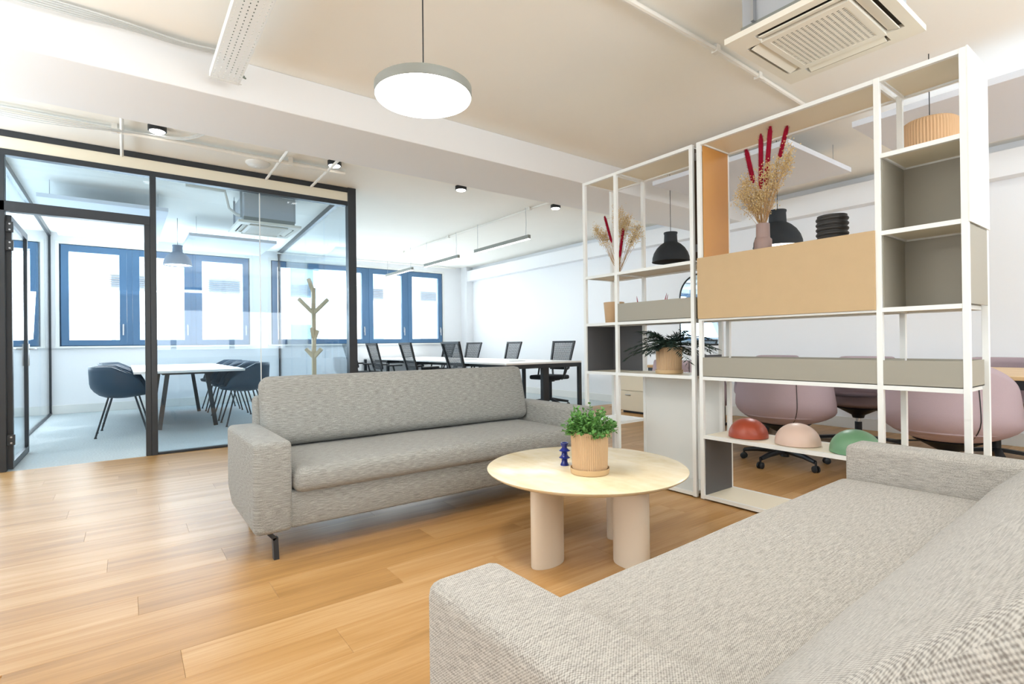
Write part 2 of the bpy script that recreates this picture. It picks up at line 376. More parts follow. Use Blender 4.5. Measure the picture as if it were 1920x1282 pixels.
# open glass door
dr = T('door_1', None, None, (-.795, GY+.05, 0)); dr['kind'] = 'structure'
MB().box(-.02, .02, 0, .055, .01, 2.21, bev=.003).box(-.02, .02, .905, .96, .01, 2.21, bev=.003).box(-.019, .019, .055, .905, .01, .07).box(-.019, .019, .055, .905, 2.15, 2.21).build('door_frame', BLK, dr)
MB().box(-.005, .005, .05, .91, .065, 2.155).build('glass_pane', GLASS, dr)
MB().box(.02, .03, .905, .955, .88, 1.10, bev=.003).box(-.03, -.02, .905, .955, .88, 1.10, bev=.003).tube([(.03, .93, 1.05), (.075, .93, 1.05), (.08, .90, 1.05), (.08, .80, 1.05)], .009).tube([(-.03, .93, 1.05), (-.075, .93, 1.05), (-.08, .90, 1.05), (-.08, .80, 1.05)], .009).build('door_handle', SCR, dr, smooth=True)
for z in (.22, 1.9, 2.06):
    h = MB().box(-.035, .035, -.03, -.002, z, z+.09, bev=.003).build('hinge', BLK, dr)
    MB().lathe([(.006, 0), (.006, .004)], 10).bm.free()
    for dz in (.02, .07):
        m_ = Matrix.Translation((0.012, -.032, z+dz)) @ Matrix.Rotation(pi/2, 4, 'X')
        q = MB(); q.lathe([(.007, -.002), (.007, .003)], 10); q.bm.transform(m_); q.build('screw', SCR, h)

# ================================================================== SOFAS
def cushion(L, D, Hh, bev=.06, crown=.02, n=(26, 12)):
    """soft box centred on x, y from 0..D, z from 0..Hh"""
    m = MB(); m.box(0, L, 0, D, 0, Hh, bev=bev, seg=5); b = m.bm
    bmesh.ops.subdivide_edges(b, edges=[e for e in b.edges if e.calc_length() > .3], cuts=9, use_grid_fill=True)
    for v in b.verts:
        x, y_ = v.co.x/L, v.co.y/D; k = max(0, math.sin(pi*min(1, max(0, x))))**.5*max(0, math.sin(pi*min(1, max(0, y_))))**.6
        v.co.z += (crown*k + .004*math.sin(v.co.x*9)*k)*(1 if v.co.z > Hh/2 else -.1)
    return m
def sofa(label, loc, rz, fab, W=2.27, reclined=False):
    """arms along x = 0..W, front at y = 0, back towards +y"""
    t = T('sofa', label, 'sofa', loc, rz)
    D = .98 if reclined else .82; a = .175; AD = .66 if reclined else .80
    for x0 in (0, W-a):
        m = MB()
        m.prism([(0, .135), (AD-.14, .135), (AD, .22), (AD, .58), (0, .58)], x0, x0+a)
        bmesh.ops.bevel(m.bm, geom=list(m.bm.edges), offset=.028, segments=4, profile=.5, affect='EDGES')
        m.build('armrest', fab, t, smooth='full', uv=True)
    B('base', fab, t, a-.01, W-a+.01, .02, D-.06, .14, .325, bev=.015, smooth='full', uv=True)
    if reclined:
        q = MB(); q.prism([(.60, .20), (.66, .42), (.96, .76), (1.06, .74), (.98, .2)], .0, W)
    else:
        q = MB(); q.prism([(.64, .30), (.76, .74), (.88, .74), (.86, .2), (.64, .2)], a-.03, W-a+.03)
    bmesh.ops.bevel(q.bm, geom=list(q.bm.edges), offset=.03, segments=4, profile=.5, affect='EDGES'); q.build('back_frame', fab, t, smooth='full', uv=True)
    c = cushion(W-2*a-.01, .60 if reclined else .72, .125, .045, .014); c.bm.transform(Matrix.Translation((a+.005, -.02, .312)))
    c.build('seat_cushion', fab, t, smooth='full', uv=True)
    if reclined:
        c = cushion(W-.03, .60, .16, .055, .0); mt = Matrix.Translation((.015, .57, .335)) @ Matrix.Rotation(math.radians(45), 4, 'X')
    else:
        c = cushion(W-2*a+.03, .42, .15, .055, .03); mt = Matrix.Translation((a-.015, .70, .43)) @ Matrix.Rotation(math.radians(76), 4, 'X')
    c.bm.transform(mt); c.build('back_cushion', fab, t, smooth='full', uv=True)
    for (x, y_) in ((.10, .05), (W-.10, .05), (.10, AD-.12), (W-.10, AD-.12)):
        sg = 1 if x < 1 else -1
        MB().bar((x-.03*sg, y_, .135), (x, y_, .10), .02, .035, up=(0, 1, 0)).bar((x, y_, .106), (x+.004*sg, y_, 0), .024, .035, up=(0, 1, 0)).build('leg', BLK, t)
    return t
sofa('grey woven sofa facing the camera, back turned to the glass room', (.49, 2.72, 0), 0, FAB1)
sofa('nearest pale grey sofa, cut off at the lower right picture corner', (2.74, 1.0, 0), pi+math.radians(1.6), FAB2, reclined=True)

# ================================================================== COFFEE TABLE
TX, TY, TZ = 1.88, 1.92, .42
ct = T('coffee_table', 'round cream stone-topped coffee table on thick oval legs', 'coffee table', (TX, TY, 0))
MB().lathe([(.43, TZ-.034), (.475, TZ-.024), (.498, TZ-.010), (.5, TZ-.004), (.494, TZ)], 96).build('tabletop', STONE, ct, smooth=True)
for k in range(4):
    a = math.radians(4+90*k)
    q = MB(); rings = []
    for z in (0, .006, TZ-.034):
        rings.append([(.275*math.cos(a)+(.098 - (.003 if z == 0 else 0))*math.cos(t_)*math.cos(a)-.050*math.sin(t_)*math.sin(a), .275*math.sin(a)+(.098 - (.003 if z == 0 else 0))*math.cos(t_)*math.sin(a)+.050*math.sin(t_)*math.cos(a), z) for t_ in [2*pi*i/36 for i in range(36)]])
    q.loft(rings).build('leg', LEGM, ct, smooth=True)

def ribpot(t, r, h, nr=52, saucer=True, zs=0):
    s = 4*nr
    z = .022 if saucer else 0
    MB().lathe([(r*.86, z), (r*.94, z+.004), (r, z+h-.012)], s, rib=.0013*r/.08, ribn=nr).lathe([(r*1.0, z+h-.012), (r*1.005, z+h), (r*.93, z+h), (r*.92, z+h-.03), (.01, z+h-.03)], 64, caps=False).build('pot', TERR, t, smooth=True)
    if saucer:
        MB().lathe([(r*.98, 0), (r*1.04, .004), (r*1.07, .028), (r*1.03, .028), (r*1.0, .014), (.01, .014)], 64, caps=False).lathe([(r*.98, 0), (.01, 0)], 64, caps=False).build('saucer', TERL, t, smooth=True)
    MB().lathe([(r*.92, z+h-.028), (.005, z+h-.02)], 32, caps=False).build('soil', SOIL, t)
def leafq(b, p, d, up, L, W):
    s = d.cross(up).normalized()*W/2
    u = s.cross(d).normalized()
    pts = [p, p+d*L*.45+s+u*W*.12, p+d*L, p+d*L*.45-s+u*W*.12]; m = p+d*L*.5-u*W*.06
    v = [b.verts.new(x) for x in pts]; c = b.verts.new(m)
    for i in range(4): b.faces.new((v[i], v[(i+1) % 4], c))
# bushy plant on the coffee table
PX, PY = 1.79, 1.80
bp_ = T('potted_plant', 'small bushy green plant in ribbed beige pot on the coffee table', 'plant', (PX, PY, TZ))
ribpot(bp_, .088, .178)
rng = random.Random(3)
q = MB(); st = MB()
for i in range(120):
    a = rng.uniform(0, 2*pi); e = math.asin(rng.uniform(.05, 1)); L = rng.uniform(.08, .12)*(1+.3*(rng.random() < .1))
    d = Vector((math.cos(a)*math.cos(e), math.sin(a)*math.cos(e), math.sin(e)*1.15))
    p0 = Vector((.025*math.cos(a), .025*math.sin(a), .178)); st.tube([p0, p0+d*L*.5+Vector((0, 0, .012)), p0+d*L], .0012, 4)
    for k in range(16):
        t_ = .3+.7*k/15; p = p0+d*L*t_
        dd = (d*.35+Vector((rng.gauss(0, .7), rng.gauss(0, .7), rng.gauss(.2, .5)))).normalized()
        if p.z > .184 and p.x*p.x+p.y*p.y < .0165: leafq(q.bm, p, dd, Vector((rng.gauss(0, .4), rng.gauss(0, .4), 1)).normalized(), rng.uniform(.016, .023), rng.uniform(.013, .018))
q.build('foliage', LEAF, bp_)['kind'] = 'stuff'; st.build('stems', LEAF, bp_)['kind'] = 'stuff'
# candle holder
ch = MB().lathe([(.018, 0), (.019, .004), (.013, .016), (.013, .026), (.019, .03), (.025, .034), (.019, .038), (.013, .046), (.013, .056), (.019, .06), (.026, .064), (.019, .068), (.012, .075), (.012, .082), (.017, .088), (.018, .098), (.012, .098), (.011, .088)], 40, caps=True).build('candle_holder', COB, smooth=True)
ch.location = (1.80, 1.99, TZ); ch.scale = (1.15, 1.15, 1.18)
tag(ch, 'cobalt blue ringed ceramic candle holder beside the potted plant', 'candle holder')

# ================================================================== SHELVING
SX0, SX1 = 3.053, 3.40; PT = .026
LV = [0.0, .405, .79, 1.178, 1.563, 1.95, 2.335]   # rail undersides; rails are .022 high
RH = .022
def shelf_unit(label, Y0, Yd, Y1):
    t = T('shelving_unit', label, 'shelving', (SX0, Y0, 0))
    for yy in (Y0, Yd, Y1):
        for x in (SX0, SX1-PT):
            c = min(max(yy-PT/2, Y0), Y1-PT)
            B('post', WHT, t, x-SX0, x-SX0+PT, c-Y0, c-Y0+PT, .008 if x > 0 else .008, LV[6]+RH, bev=.001, seg=1)
    return t
def rails(t, Y0, a, b_, z, shelf=None, th=.012, nm='shelf_board'):
    """rail ring plus an optional board from y=a to b_ (local)"""
    D = SX1-SX0
    m = MB().box(.002, PT-.002, a, b_, z, z+RH).box(D-PT+.002, D-.002, a, b_, z, z+RH).box(PT-.001, D-PT+.001, a, a+.012, z+.001, z+RH-.001).box(PT-.001, D-PT+.001, b_-.012, b_, z+.001, z+RH-.001)
    m.build('rail', WHT, t)
    if shelf: B(nm, shelf, t, .004, D-.004, a+.001, b_-.001, z+RH-th, z+RH-.0005, bev=.001, seg=1)
D = SX1-SX0
# --- unit B (near, right)
uB = shelf_unit('white metal grid shelving nearest the camera, with large tan cupboard and taupe trays', .664, 1.015, 2.046)
w1, w2 = .351, 1.382    # local divider and end
bays = {'s': (PT, w1-PT/2), 'l': (w1+PT/2, w2-PT)}
for bay, z, m_ in (('s', 6, CRM), ('l', 6, CRM), ('s', 5, CRM), ('s', 4, CRM), ('l', 4, CRM), ('s', 3, CRM), ('l', 3, CRM), ('s', 2, GRY), ('l', 2, GRY), ('l', 1, CRM), ('l', 0, CRM)):
    a, b_ = bays[bay]; rails(uB, 0, a, b_, LV[z]+(.012 if z == 0 else 0), m_)
a, b_ = bays['l']
tb = B('cupboard', TAN, uB, -.012, D-.01, w1+.012, w2-.002, LV[3]+.012, LV[4]+.028, bev=.002)
B('side_panel', OCH, uB, PT, D-PT, b_-.006, b_-.001, LV[4]+RH, LV[6], bev=.001, seg=1)
def tray(t, a, b_, z, h=.125, m=GRY):
    x0, x1 = .003, D-.003; e = .004
    MB().box(x0, x0+e, a-.008, b_+.008, z, z+h).box(x1-e, x1, a-.008, b_+.008, z, z+h).box(x0, x1, a-.008, a-.008+e, z, z+h).box(x0, x1, b_+.008-e, b_+.008, z, z+h).box(x0, x1, a-.008, b_+.008, z, z+e).build('tray', m, t)
tray(uB, *bays['l'], LV[2]+RH); tray(uB, *bays['s'], LV[2]+RH)
a, b_ = bays['s']
for z in (3, 4):
    z0, z1 = LV[z]+RH, LV[z+1]-.001
    B('back_panel', GRY, uB, D-PT-.003, D-PT+.001, a, b_, z0, z1)
    B('side_panel', GRY, uB, .012, D-PT, b_-.005, b_-.001, z0, z1)
    if z == 3: B('side_panel', GRY, uB, .012, D-.012, .001, .005, z0, z1)
B('side_panel', WHG, uB, .012, D-.012, .001, .006, LV[4]+.01, LV[6]+.01)
B('side_panel', WHG, uB, .0, D-.004, -.006, .0005, LV[4]+.005, LV[6]+RH+.004)
a, b_ = bays['l']
B('side_panel', DGR, uB, PT-.01, D-PT, b_-.006, b_-.001, LV[0]+.03, LV[1]-.001)
for y_ in (.02, w1, w2-.02):
    for x_ in (.012, D-.012): pass
# --- unit A (far, left)
A0 = 2.078; uA = shelf_unit('white metal grid shelving farther from camera, holding palm pot and dark open cube', A0, 2.765, 3.118)
w1a, w2a = .687, 1.04
bA = {'l': (PT, w1a-PT/2), 's': (w1a+PT/2, w2a-PT)}
for bay, z, m_ in (('s', 6, CRM), ('l', 6, CRM), ('s', 4, CRM), ('l', 4, CRM), ('s', 3, CRM), ('l', 3, GRY), ('s', 2, CRM), ('l', 2, CRM), ('s', 1, WHG), ('l', 0, WHG)):
    a, b_ = bA[bay]; rails(uA, 0, a, b_, LV[z]+(.012 if z == 0 else 0), m_)
tray(uA, *bA['l'], LV[3]+RH, .14)
a, b_ = bA['s']
cb = B('back_panel', DGR, uA, D-PT-.004, D-PT, a, b_, LV[2]+RH, LV[3]); B('side_panel', DGR, uA, .014, D-PT, b_-.005, b_-.001, LV[2]+RH, LV[3])
for (y_, z) in ((.04, .04), (.14, .04), (.04, .34)):
    pass
a, b_ = bA['l']
B('back_panel', WHG, uA, D-.022, D-.016, a-.01, b_+.01, LV[0]+.03, LV[2])
B('side_panel', BRN, uA, PT, D-PT, .001, .006, LV[4]+RH, LV[6]); B('side_panel', DGR, uA, PT, D-PT, .001, .006, LV[2]+RH, LV[2]+.16)
for z in (LV[4]+.08, LV[6]-.08):
    MB().box(.03, .045, -.004, .001, z, z+.05).build('bracket', SCR, uA)

# ================================================================== THINGS ON THE SHELVES
S4 = LV[4]+RH; S3 = LV[3]+RH; S2 = LV[2]+RH; S1 = LV[1]+RH
# domes
def dome(x, y_, r, m, lab):
    prof = [(r*.93, 0), (r, .004)]+[(r*math.cos(t_), .012+r*.93*math.sin(t_)) for t_ in [pi/2*i/14 for i in range(15)][:-1]]+[(.002, .012+r*.93)]
    o = MB().lathe(prof, 48).build('decorative_dome', m, smooth=True); o.location = (x, y_, S1); tag(o, lab, 'dome'); return o
dome(3.21, 1.80, .118, DRED, 'brick red dome on the low white shelf'); dome(3.20, 1.49, .122, DPNK, 'blush pink dome on the low white shelf'); dome(3.19, 1.18, .124, DGRN, 'sage green dome half hidden behind the sofa arm')
# vase + bouquet
def plume(b, p0, p1, r, rr, n=1500):
    p0, p1 = Vector(p0), Vector(p1); d = (p1-p0); L = d.length; d.normalize(); u = d.orthogonal().normalized(); v = d.cross(u)
    for i in range(n):
        t_ = rr.random(); a = rr.uniform(0, 2*pi); w_ = r*min(1, t_/.12+.35, (1.06-t_)/.14)
        o = p0+d*L*t_; dirr = (u*math.cos(a)+v*math.sin(a)); w_ *= rr.uniform(.75, 1.15); tip = o+dirr*w_+d*w_*.7; s = d.cross(dirr)*r*.07
        x = [b.verts.new(o+s), b.verts.new(o-s), b.verts.new(tip)]; b.faces.new(x)
    rings = [[p0+d*L*t_+(u*math.cos(2*pi*k/7)+v*math.sin(2*pi*k/7))*r*.62*min(1, t_/.12+.3, (1.05-t_)/.14) for k in range(7)] for t_ in [j/10 for j in range(11)]]
    m = MB(); m.bm.free(); m.bm = b; m.loft(rings)
def bouquet(t, base, tips, plumes, seed, spread=.032, blob=.0042, nb=44):
    rr = random.Random(seed); base = Vector(base)
    st = MB(); bl = MB()
    for tip in tips:
        tip = Vector(tip)
        for k in range(8):
            e = tip+Vector((rr.gauss(0, spread), rr.gauss(0, spread), rr.gauss(0, spread)))
            mid = base.lerp(e, .5)+Vector((0, 0, .02)); b0 = base+Vector((rr.uniform(-.008, .008), rr.uniform(-.008, .008), 0))
            st.tube([b0, mid, e], [.0011, .0009, .0006], 4)
            for j in range(nb):
                s0 = mid.lerp(e, 1-abs(rr.gauss(0, .33))); c = s0+Vector((rr.gauss(0, .016), rr.gauss(0, .016), rr.gauss(.006, .016)))
                if j % 3 == 0: st.tube([s0, c], .0005, 3, caps=False)
                s = blob*rr.uniform(.6, 1.2)
                v = [bl.bm.verts.new(c+Vector(q_)*s) for q_ in ((1,0,0),(-1,0,0),(0,1,0),(0,-1,0),(0,0,1),(0,0,-1))]
                for f in ((0,2,4),(2,1,4),(1,3,4),(3,0,4),(2,0,5),(1,2,5),(3,1,5),(0,3,5)): bl.bm.faces.new([v[i] for i in f])
    st.build('stems', STEM, t)['kind'] = 'stuff'; bl.build('blossoms', BLOS, t)['kind'] = 'stuff'
    for (a, c, r) in plumes:
        b = bmesh.new(); plume(b, a, c, r, rr); st2 = MB(); st2.bm.free(); st2.bm = b
        st2.build('plume', RED, t)
        MB().tube([base, a], .0014, 5).build('plume_stem', STEM, t)
VX, VY = 3.17, 1.665
vs = MB().lathe([(.047, 0), (.05, .004), (.05, .072), (.046, .078), (.040, .082), (.038, .17), (.034, .172), (.033, .12), (.01, .11)], 40).build('vase', MAUV, smooth=True)
vs.location = (VX, VY, S4+.006); tag(vs, 'mauve stepped ceramic vase standing on the tan cupboard', 'vase')
bq = T('dried_bouquet', 'dried flower bouquet with four red plumes, standing in the mauve vase', 'dried flowers', (VX, VY, S4+.13))
bouquet(bq, (0, 0, 0), [(-.02, .13, .27), (0, .08, .33), (.03, .10, .20), (0, -.0, .22), (.04, .03, .26), (-.03, -.06, .36), (.02, -.10, .38), (0, -.17, .44), (.03, .05, .18)],
        [((-.01, .05, .31), (-.01, .095, .53), .022), ((0, .01, .26), (0, .005, .60), .022), ((0, -.02, .27), (0, -.055, .635), .022), ((.01, -.10, .42), (.01, -.15, .60), .020)], 5)
bv = []
for i in range(5):
    for k in range(7): bv.append((.073+.008*math.sin(pi*k/6), .002+.028*i+.028*k/7))
bv2 = [(.06, 0)]+bv+[(.074, .146), (.068, .146), (.066, .05), (.01, .04)]
o = MB().lathe(bv2, 56).build('vase', BVAS, smooth=True); o.location = (3.2, 1.285, S4+.006); tag(o, 'squat black vase with wavy ridges on the tan cupboard', 'vase')
# unit A: bouquet, pot, palm, red grass tips
b2 = T('dried_bouquet', 'small dried bouquet with two red plumes on the farther shelving unit', 'dried flowers', (3.2, 2.865, S4))
bouquet(b2, (0, 0, .0), [(0, .22, .40), (.02, .17, .36), (.0, -.02, .50), (.02, -.06, .45), (0, -.03, .40), (0, -.20, .35), (.02, -.17, .30)], [((0, .07, .27), (0, .145, .50), .016), ((0, -.01, .13), (0, -.055, .37), .018)], 9, spread=.022, nb=40)
pt = T('plant_pot', 'plain beige pot in the left bay of the farther unit', 'pot', (3.2, 2.92, S3)); 
MB().lathe([(.066, 0), (.07, .004), (.083, .168), (.078, .168), (.07, .03), (.01, .02)], 48).build('pot', TERR, pt, smooth=True)
sv = T('dried_grass', 'red dried grass tips poking out of the grey tray', 'dried grass', (3.2, 2.45, S3))
for (dy, z, dy2) in ((.22, .20, .235), (-.02, .20, -.045), (-.035, .19, -.055)):
    MB().tube([(0, dy*.9, .01), (0, dy, z*.6), (.0, dy2, z)], [.003, .006, .001], 6).build('plume', RED, sv)
# palm
pm = T('potted_palm', 'dark feathery palm in ribbed beige pot on the farther shelving unit', 'plant', (3.21, 2.40, S2))
ribpot(pm, .093, .17, 48)
rr = random.Random(11)
for i in range(48):
    a = 2*pi*i/24*1.0+rr.uniform(-.12, .12); L = rr.uniform(.20, .31); el = rr.uniform(.1, 1.15)
    hw = abs(math.sin(a)); L *= .62+.55*hw
    q = MB(); pts = []
    for k in range(8):
        s_ = k/7; r_ = L*s_*math.cos(el)*(1+.15*s_); z = .19+L*s_*math.sin(el)-.20*s_*s_*L/.3*.75
        pts.append(Vector((.02*math.cos(a)+r_*math.cos(a), .02*math.sin(a)+r_*math.sin(a), min(z, .355))))
    q.tube(pts, [.0022]*4+[.0016]*4, 4)
    for k in range(1, 18):
        t_ = k/17*7; i0 = min(6, int(t_)); p = pts[i0].lerp(pts[i0+1], t_-i0); d = (pts[i0+1]-pts[i0]).normalized()
        side = d.cross(Vector((0, 0, 1))).normalized()
        for sg in (-1, 1):
            dd = (d*.75+side*sg*.75+Vector((0, 0, rr.uniform(-.35, .1)))).normalized(); ll = .075*(1-.45*abs(k/17-.45))
            leafq(q.bm, p, dd, Vector((rr.gauss(0, .4), rr.gauss(0, .4), 1)).normalized(), ll, .010)
    for v in q.bm.verts:
        v.co.z = min(v.co.z, LV[3]-S2-.004)
        v.co.x = max(v.co.x, -.30)
    q.build('frond', PALM, pm)

# ================================================================== TABLE AND SHELL CHAIRS behind the shelving
ot = T('meeting_table', 'long oak-topped table on black legs behind the shelving', 'table', (4.65, -.2, 0))
B('tabletop', DOAK, ot, 0, 1.42, 0, 4.02, .763, .79, bev=.003)
B('apron', BLK, ot, .03, 1.39, .04, 3.98, .70, .762)
for x in (.03, 1.32):
    for y_ in (.05, 3.88): B('leg', BLK, ot, x, x+.07, y_, y_+.05, .0, .70)
for y_ in (.03, 3.88):
    B('foot', BLK, ot, .0, 1.42, y_-.03, y_-.001, 0, .03)
def shell_chair(label, loc, rz, casters):
    """faces +x locally"""
    t = T('tub_swivel_chair', label, 'chair', loc, rz)
    N = 56; rows = 16; R = .385; z0 = .33; q = MB(); rings = []
    for j in range(rows+1):
        s_ = j/rows; ring = []
        for i in range(N):
            a = 2*pi*i/N; c = -math.cos(a)     # c=1 at the back (-x)
            rim = .445+.385*max(0, min(1, (c+.72)/1.45))**.75
            rad = R*(1.0 if c > -.2 else 1-.10*min(1, (-c-.2)/.8))
            g = math.sin(min(1, s_*1.9)*pi/2)
            bulge = 1-.17*max(0, s_-.5)**1.6*2.2*(max(0, c)*.5+.5)
            r_ = max(.02, rad*g*bulge); z = z0+(rim-z0)*(max(0, s_-.22)/.78)**1.15 + .035*min(1, s_/.22)**2*(1)
            ring.append((r_*math.cos(a)*.98, r_*math.sin(a), z))
        rings.append(ring)
    q.loft(rings, True, False)
    q.bm.faces.new(q.bm.verts[:N]) if False else None
    o = q.build('shell', PNK, t, smooth='full')
    md = o.modifiers.new('thick', 'SOLIDIFY'); md.thickness = .03; md.offset = -1
    MB().lathe([(.30, .40), (.325, .42), (.325, .455), (.30, .475), (.02, .482)], 40).build('seat', PNK, t, smooth=True)
    # seam on the back
    pts = [Vector(rings[j][3])*1.003 for j in range(3, rows+1)]
    pts = []
    for j in range(3, rows+1):
        p = Vector(rings[j][0 if False else int(N*.5)+5]); pts.append(Vector((p.x*1.006, p.y*1.006, p.z)))
    MB().tube(pts, .003, 5).build('seam', PLA, t)
    MB().lathe([(.05, .24), (.06, .27), (.20, .345), (.16, .35)], 24).build('seat_plate', PLA, t, smooth=True)
    MB().tube([(-.05, .12, .33), (-.02, .25, .31), (-.02, .34, .30)], .006, 6).build('lever', PLA, t, smooth=True)
    MB().lathe([(.022, .16), (.022, .26)], 20).build('gas_lift', CHR, t, smooth=True)
    MB().lathe([(.032, .06), (.032, .20)], 20).build('column', PLA, t, smooth=True)
    n = 5 if casters else 4
    for k in range(n):
        a = 2*pi*k/n+.4; c, s = math.cos(a), math.sin(a)
        if casters:
            MB().tube([(c*.02, s*.02, .115), (c*.22, s*.22, .10), (c*.33, s*.33, .08)], [.03, .022, .016], 8).build('base_arm', PLA, t, smooth=True)
            w_ = MB()
            for dd in (-.014, .014):
                m_ = Matrix.Translation((c*.335-s*dd, s*.335+c*dd, .027)) @ Matrix.Rotation(a, 4, 'Z') @ Matrix.Rotation(pi/2, 4, 'X')
                z_ = MB(); z_.lathe([(.022, -.008), (.027, -.005), (.027, .005), (.022, .008)], 20); z_.bm.transform(m_)
                me = bpy.data.meshes.new('tmp'); z_.bm.to_mesh(me); z_.bm.free(); w_.bm.from_mesh(me); bpy.data.meshes.remove(me)
            w_.tube([(c*.335, s*.335, .03), (c*.335, s*.335, .085)], .009, 8).build('caster', PLA, t, smooth=True)
        else:
            MB().bar((0, 0, .06), (c*.36, s*.36, .018), .055, .03).build('base_arm', PLA, t)
    return t
G = 'tub chairs round the oak table'
sc = shell_chair('mauve tub chair on casters, behind the red and pink domes', (4.5, 2.2, 0), .12, True); sc['group'] = G
scs = shell_chair('mauve tub chair opposite, seen between the taupe tray and the green dome', (6.08, 2.22, 0), pi, False); scs['group'] = G
dup(sc, (4.58, 1.12, 0), 0.1, 'large mauve tub chair behind the far sofa arm, near side of the oak table')
dup(sc, (4.6, 3.2, 0), .05, 'mauve tub chair glimpsed behind the palm pot')
dup(scs, (6.2, 1.18, 0), pi-.1, 'mauve tub chair across the oak table, near the right picture edge')
dup(scs, (6.15, 3.2, 0), pi, 'mauve tub chair across the oak table, only its top showing above the long taupe tray')

# ================================================================== BENCH DESKS AND TASK CHAIRS
DX0, DX1, DZ = 4.2, 5.62, .775
dgrp = 'white bench desks in a row'
dy = [5.80, 7.18, 8.56, 9.83, 11.10]
dl = ['first white bench desk, end nearest the sofa', 'second white bench desk from the sofa end', 'third white bench desk from the sofa end', 'last white bench desk, end under the windows']
for i in range(4):
    y0, y1 = dy[i], dy[i+1]-.004
    t = T('bench_desk', dl[i], 'desk', (DX0, y0, 0), 0, dgrp); W_ = DX1-DX0; L = y1-y0
    B('desktop', DESK, t, 0, W_/2-.003, 0, L, DZ-.025, DZ, bev=.002); B('desktop', DESK, t, W_/2+.003, W_, 0, L, DZ-.025, DZ, bev=.002)
    B('beam', BLK, t, .03, W_-.03, .005, .055, DZ-.085, DZ-.027)
    B('beam', BLK, t, .25, .30, .056, L-.006, DZ-.085, DZ-.027); B('beam', BLK, t, W_-.30, W_-.25, .056, L-.006, DZ-.085, DZ-.027)
    for x in (.0, W_-.05): B('leg', BLK, t, x, x+.05, .005, .055, 0, DZ-.027)
    if i == 0: B('cable_column', BLK, t, W_/2-.01, W_/2+.10, .056, .12, 0, DZ-.03)
    if i == 1: B('cable_column', BLK, t, W_/2+.02, W_/2+.12, .06, .12, 0, DZ-.03)
    if i == 3:
        for x in (0, W_-.05): B('leg', BLK, t, x, x+.05, L-.055, L-.005, 0, DZ-.027)
    MB().box(W_/2-.12, W_/2+.12, L/2-.05, L/2+.05, DZ, DZ+.004).build('cable_flap', LGRY, t)
def task_chair(label, loc, rz):
    t = T('task_chair', label, 'chair', loc, rz)     # faces +x
    B('seat', MSH, t, -.22, .27, -.24, .24, .45, .52, bev=.03, seg=3, smooth='full')
    lean = .28
    def bp(y_, z): return Vector((-.20-(z-.56)*lean, y_, z))
    def fr(w0, w1, z0, z1, th):
        q = MB()
        q.bar(bp(-w0, z0), bp(-w1, z1), th, .03, up=(1, 0, 0)); q.bar(bp(w0, z0), bp(w1, z1), th, .03, up=(1, 0, 0))
        q.bar(bp(-w1-th/2, z1), bp(w1+th/2, z1), .03, th*.9); q.bar(bp(-w0, z0), bp(w0, z0), .03, th); return q
    fr(.20, .235, .62, 1.07, .035).build('back_frame', PLA, t)
    # mesh cloth: crossing threads
    q = MB(); n = 26
    for k in range(n):
        z = .65+(1.05-.65)*k/(n-1); w_ = .20+.035*(z-.62)/.45
        q.bar(bp(-w_, z), bp(w_, z), .0022, .0078)
    for k in range(20):
        f_ = -1+2*k/19; q.bar(bp(.195*f_, .63), bp(.23*f_, 1.06), .007, .0022, up=(1, 0, 0))
    q.build('back_mesh', PLA, t)
    MB().tube([bp(-.17, .64)+Vector((-.01, 0, 0)), bp(-.13, .50)+Vector((-.02, 0, 0)), (-.16, -.05, .44), (0, 0, .43)], .017, 8).tube([bp(.17, .64)+Vector((-.01, 0, 0)), bp(.13, .50)+Vector((-.02, 0, 0)), (-.16, .05, .44), (0, 0, .43)], .017, 8).build('back_support', PLA, t, smooth=True)
    q = MB(); q.box(-.02, .02, -.13, .13, -.045, .045, bev=.018, seg=3); q.bm.transform(Matrix.Translation(bp(0, .66)+Vector((.02, 0, 0)))); q.build('lumbar_pad', PLA, t, smooth=True)
    for s in (-1, 1):
        MB().tube([(-.02, s*.24, .46), (.0, s*.29, .48), (-.05, s*.30, .66)], .016, 8).box(-.15, .12, s*.30-.04, s*.30+.04, .66, .69, bev=.01).build('armrest', PLA, t, smooth=True)
    MB().lathe([(.07, .41), (.09, .45)], 16).build('seat_plate', PLA, t)
    MB().lathe([(.025, .1), (.025, .42)], 14).build('gas_lift', PLA, t, smooth=True)
    for k in range(5):
        a = 2*pi*k/5; c, s = math.cos(a), math.sin(a)
        MB().tube([(0, 0, .12), (c*.30, s*.30, .075)], [.028, .018], 8).build('base_arm', PLA, t, smooth=True)
        m_ = Matrix.Translation((c*.30, s*.30, .028)) @ Matrix.Rotation(a, 4, 'Z') @ Matrix.Rotation(pi/2, 4, 'X')
        z_ = MB(); z_.lathe([(.022, -.02), (.028, -.012), (.028, .012), (.022, .02)], 16); z_.bm.transform(m_); z_.build('caster', PLA, t, smooth=True)
    return t
G2 = 'black mesh task chairs along the bench'
names = ['nearest', 'second', 'third', 'farthest']
tc0 = task_chair('black mesh task chair on the glass-room side of the bench, nearest the sofa', (4.08, 6.52, 0), 0); tc0['group'] = G2
for k, y_ in enumerate((8.0, 9.35, 10.5)): dup(tc0, (4.08-.05*k, y_, 0), .06*k-.05, 'black mesh task chair on the glass-room side of the bench, %s from the sofa' % names[k+1])
for k, y_ in enumerate((6.65, 8.12, 9.5, 10.6)): dup(tc0, (5.72, y_, 0), pi+(.1, -.06, .12, 0)[k], 'black mesh task chair on the wall side of the bench, %s from the sofa' % names[k])
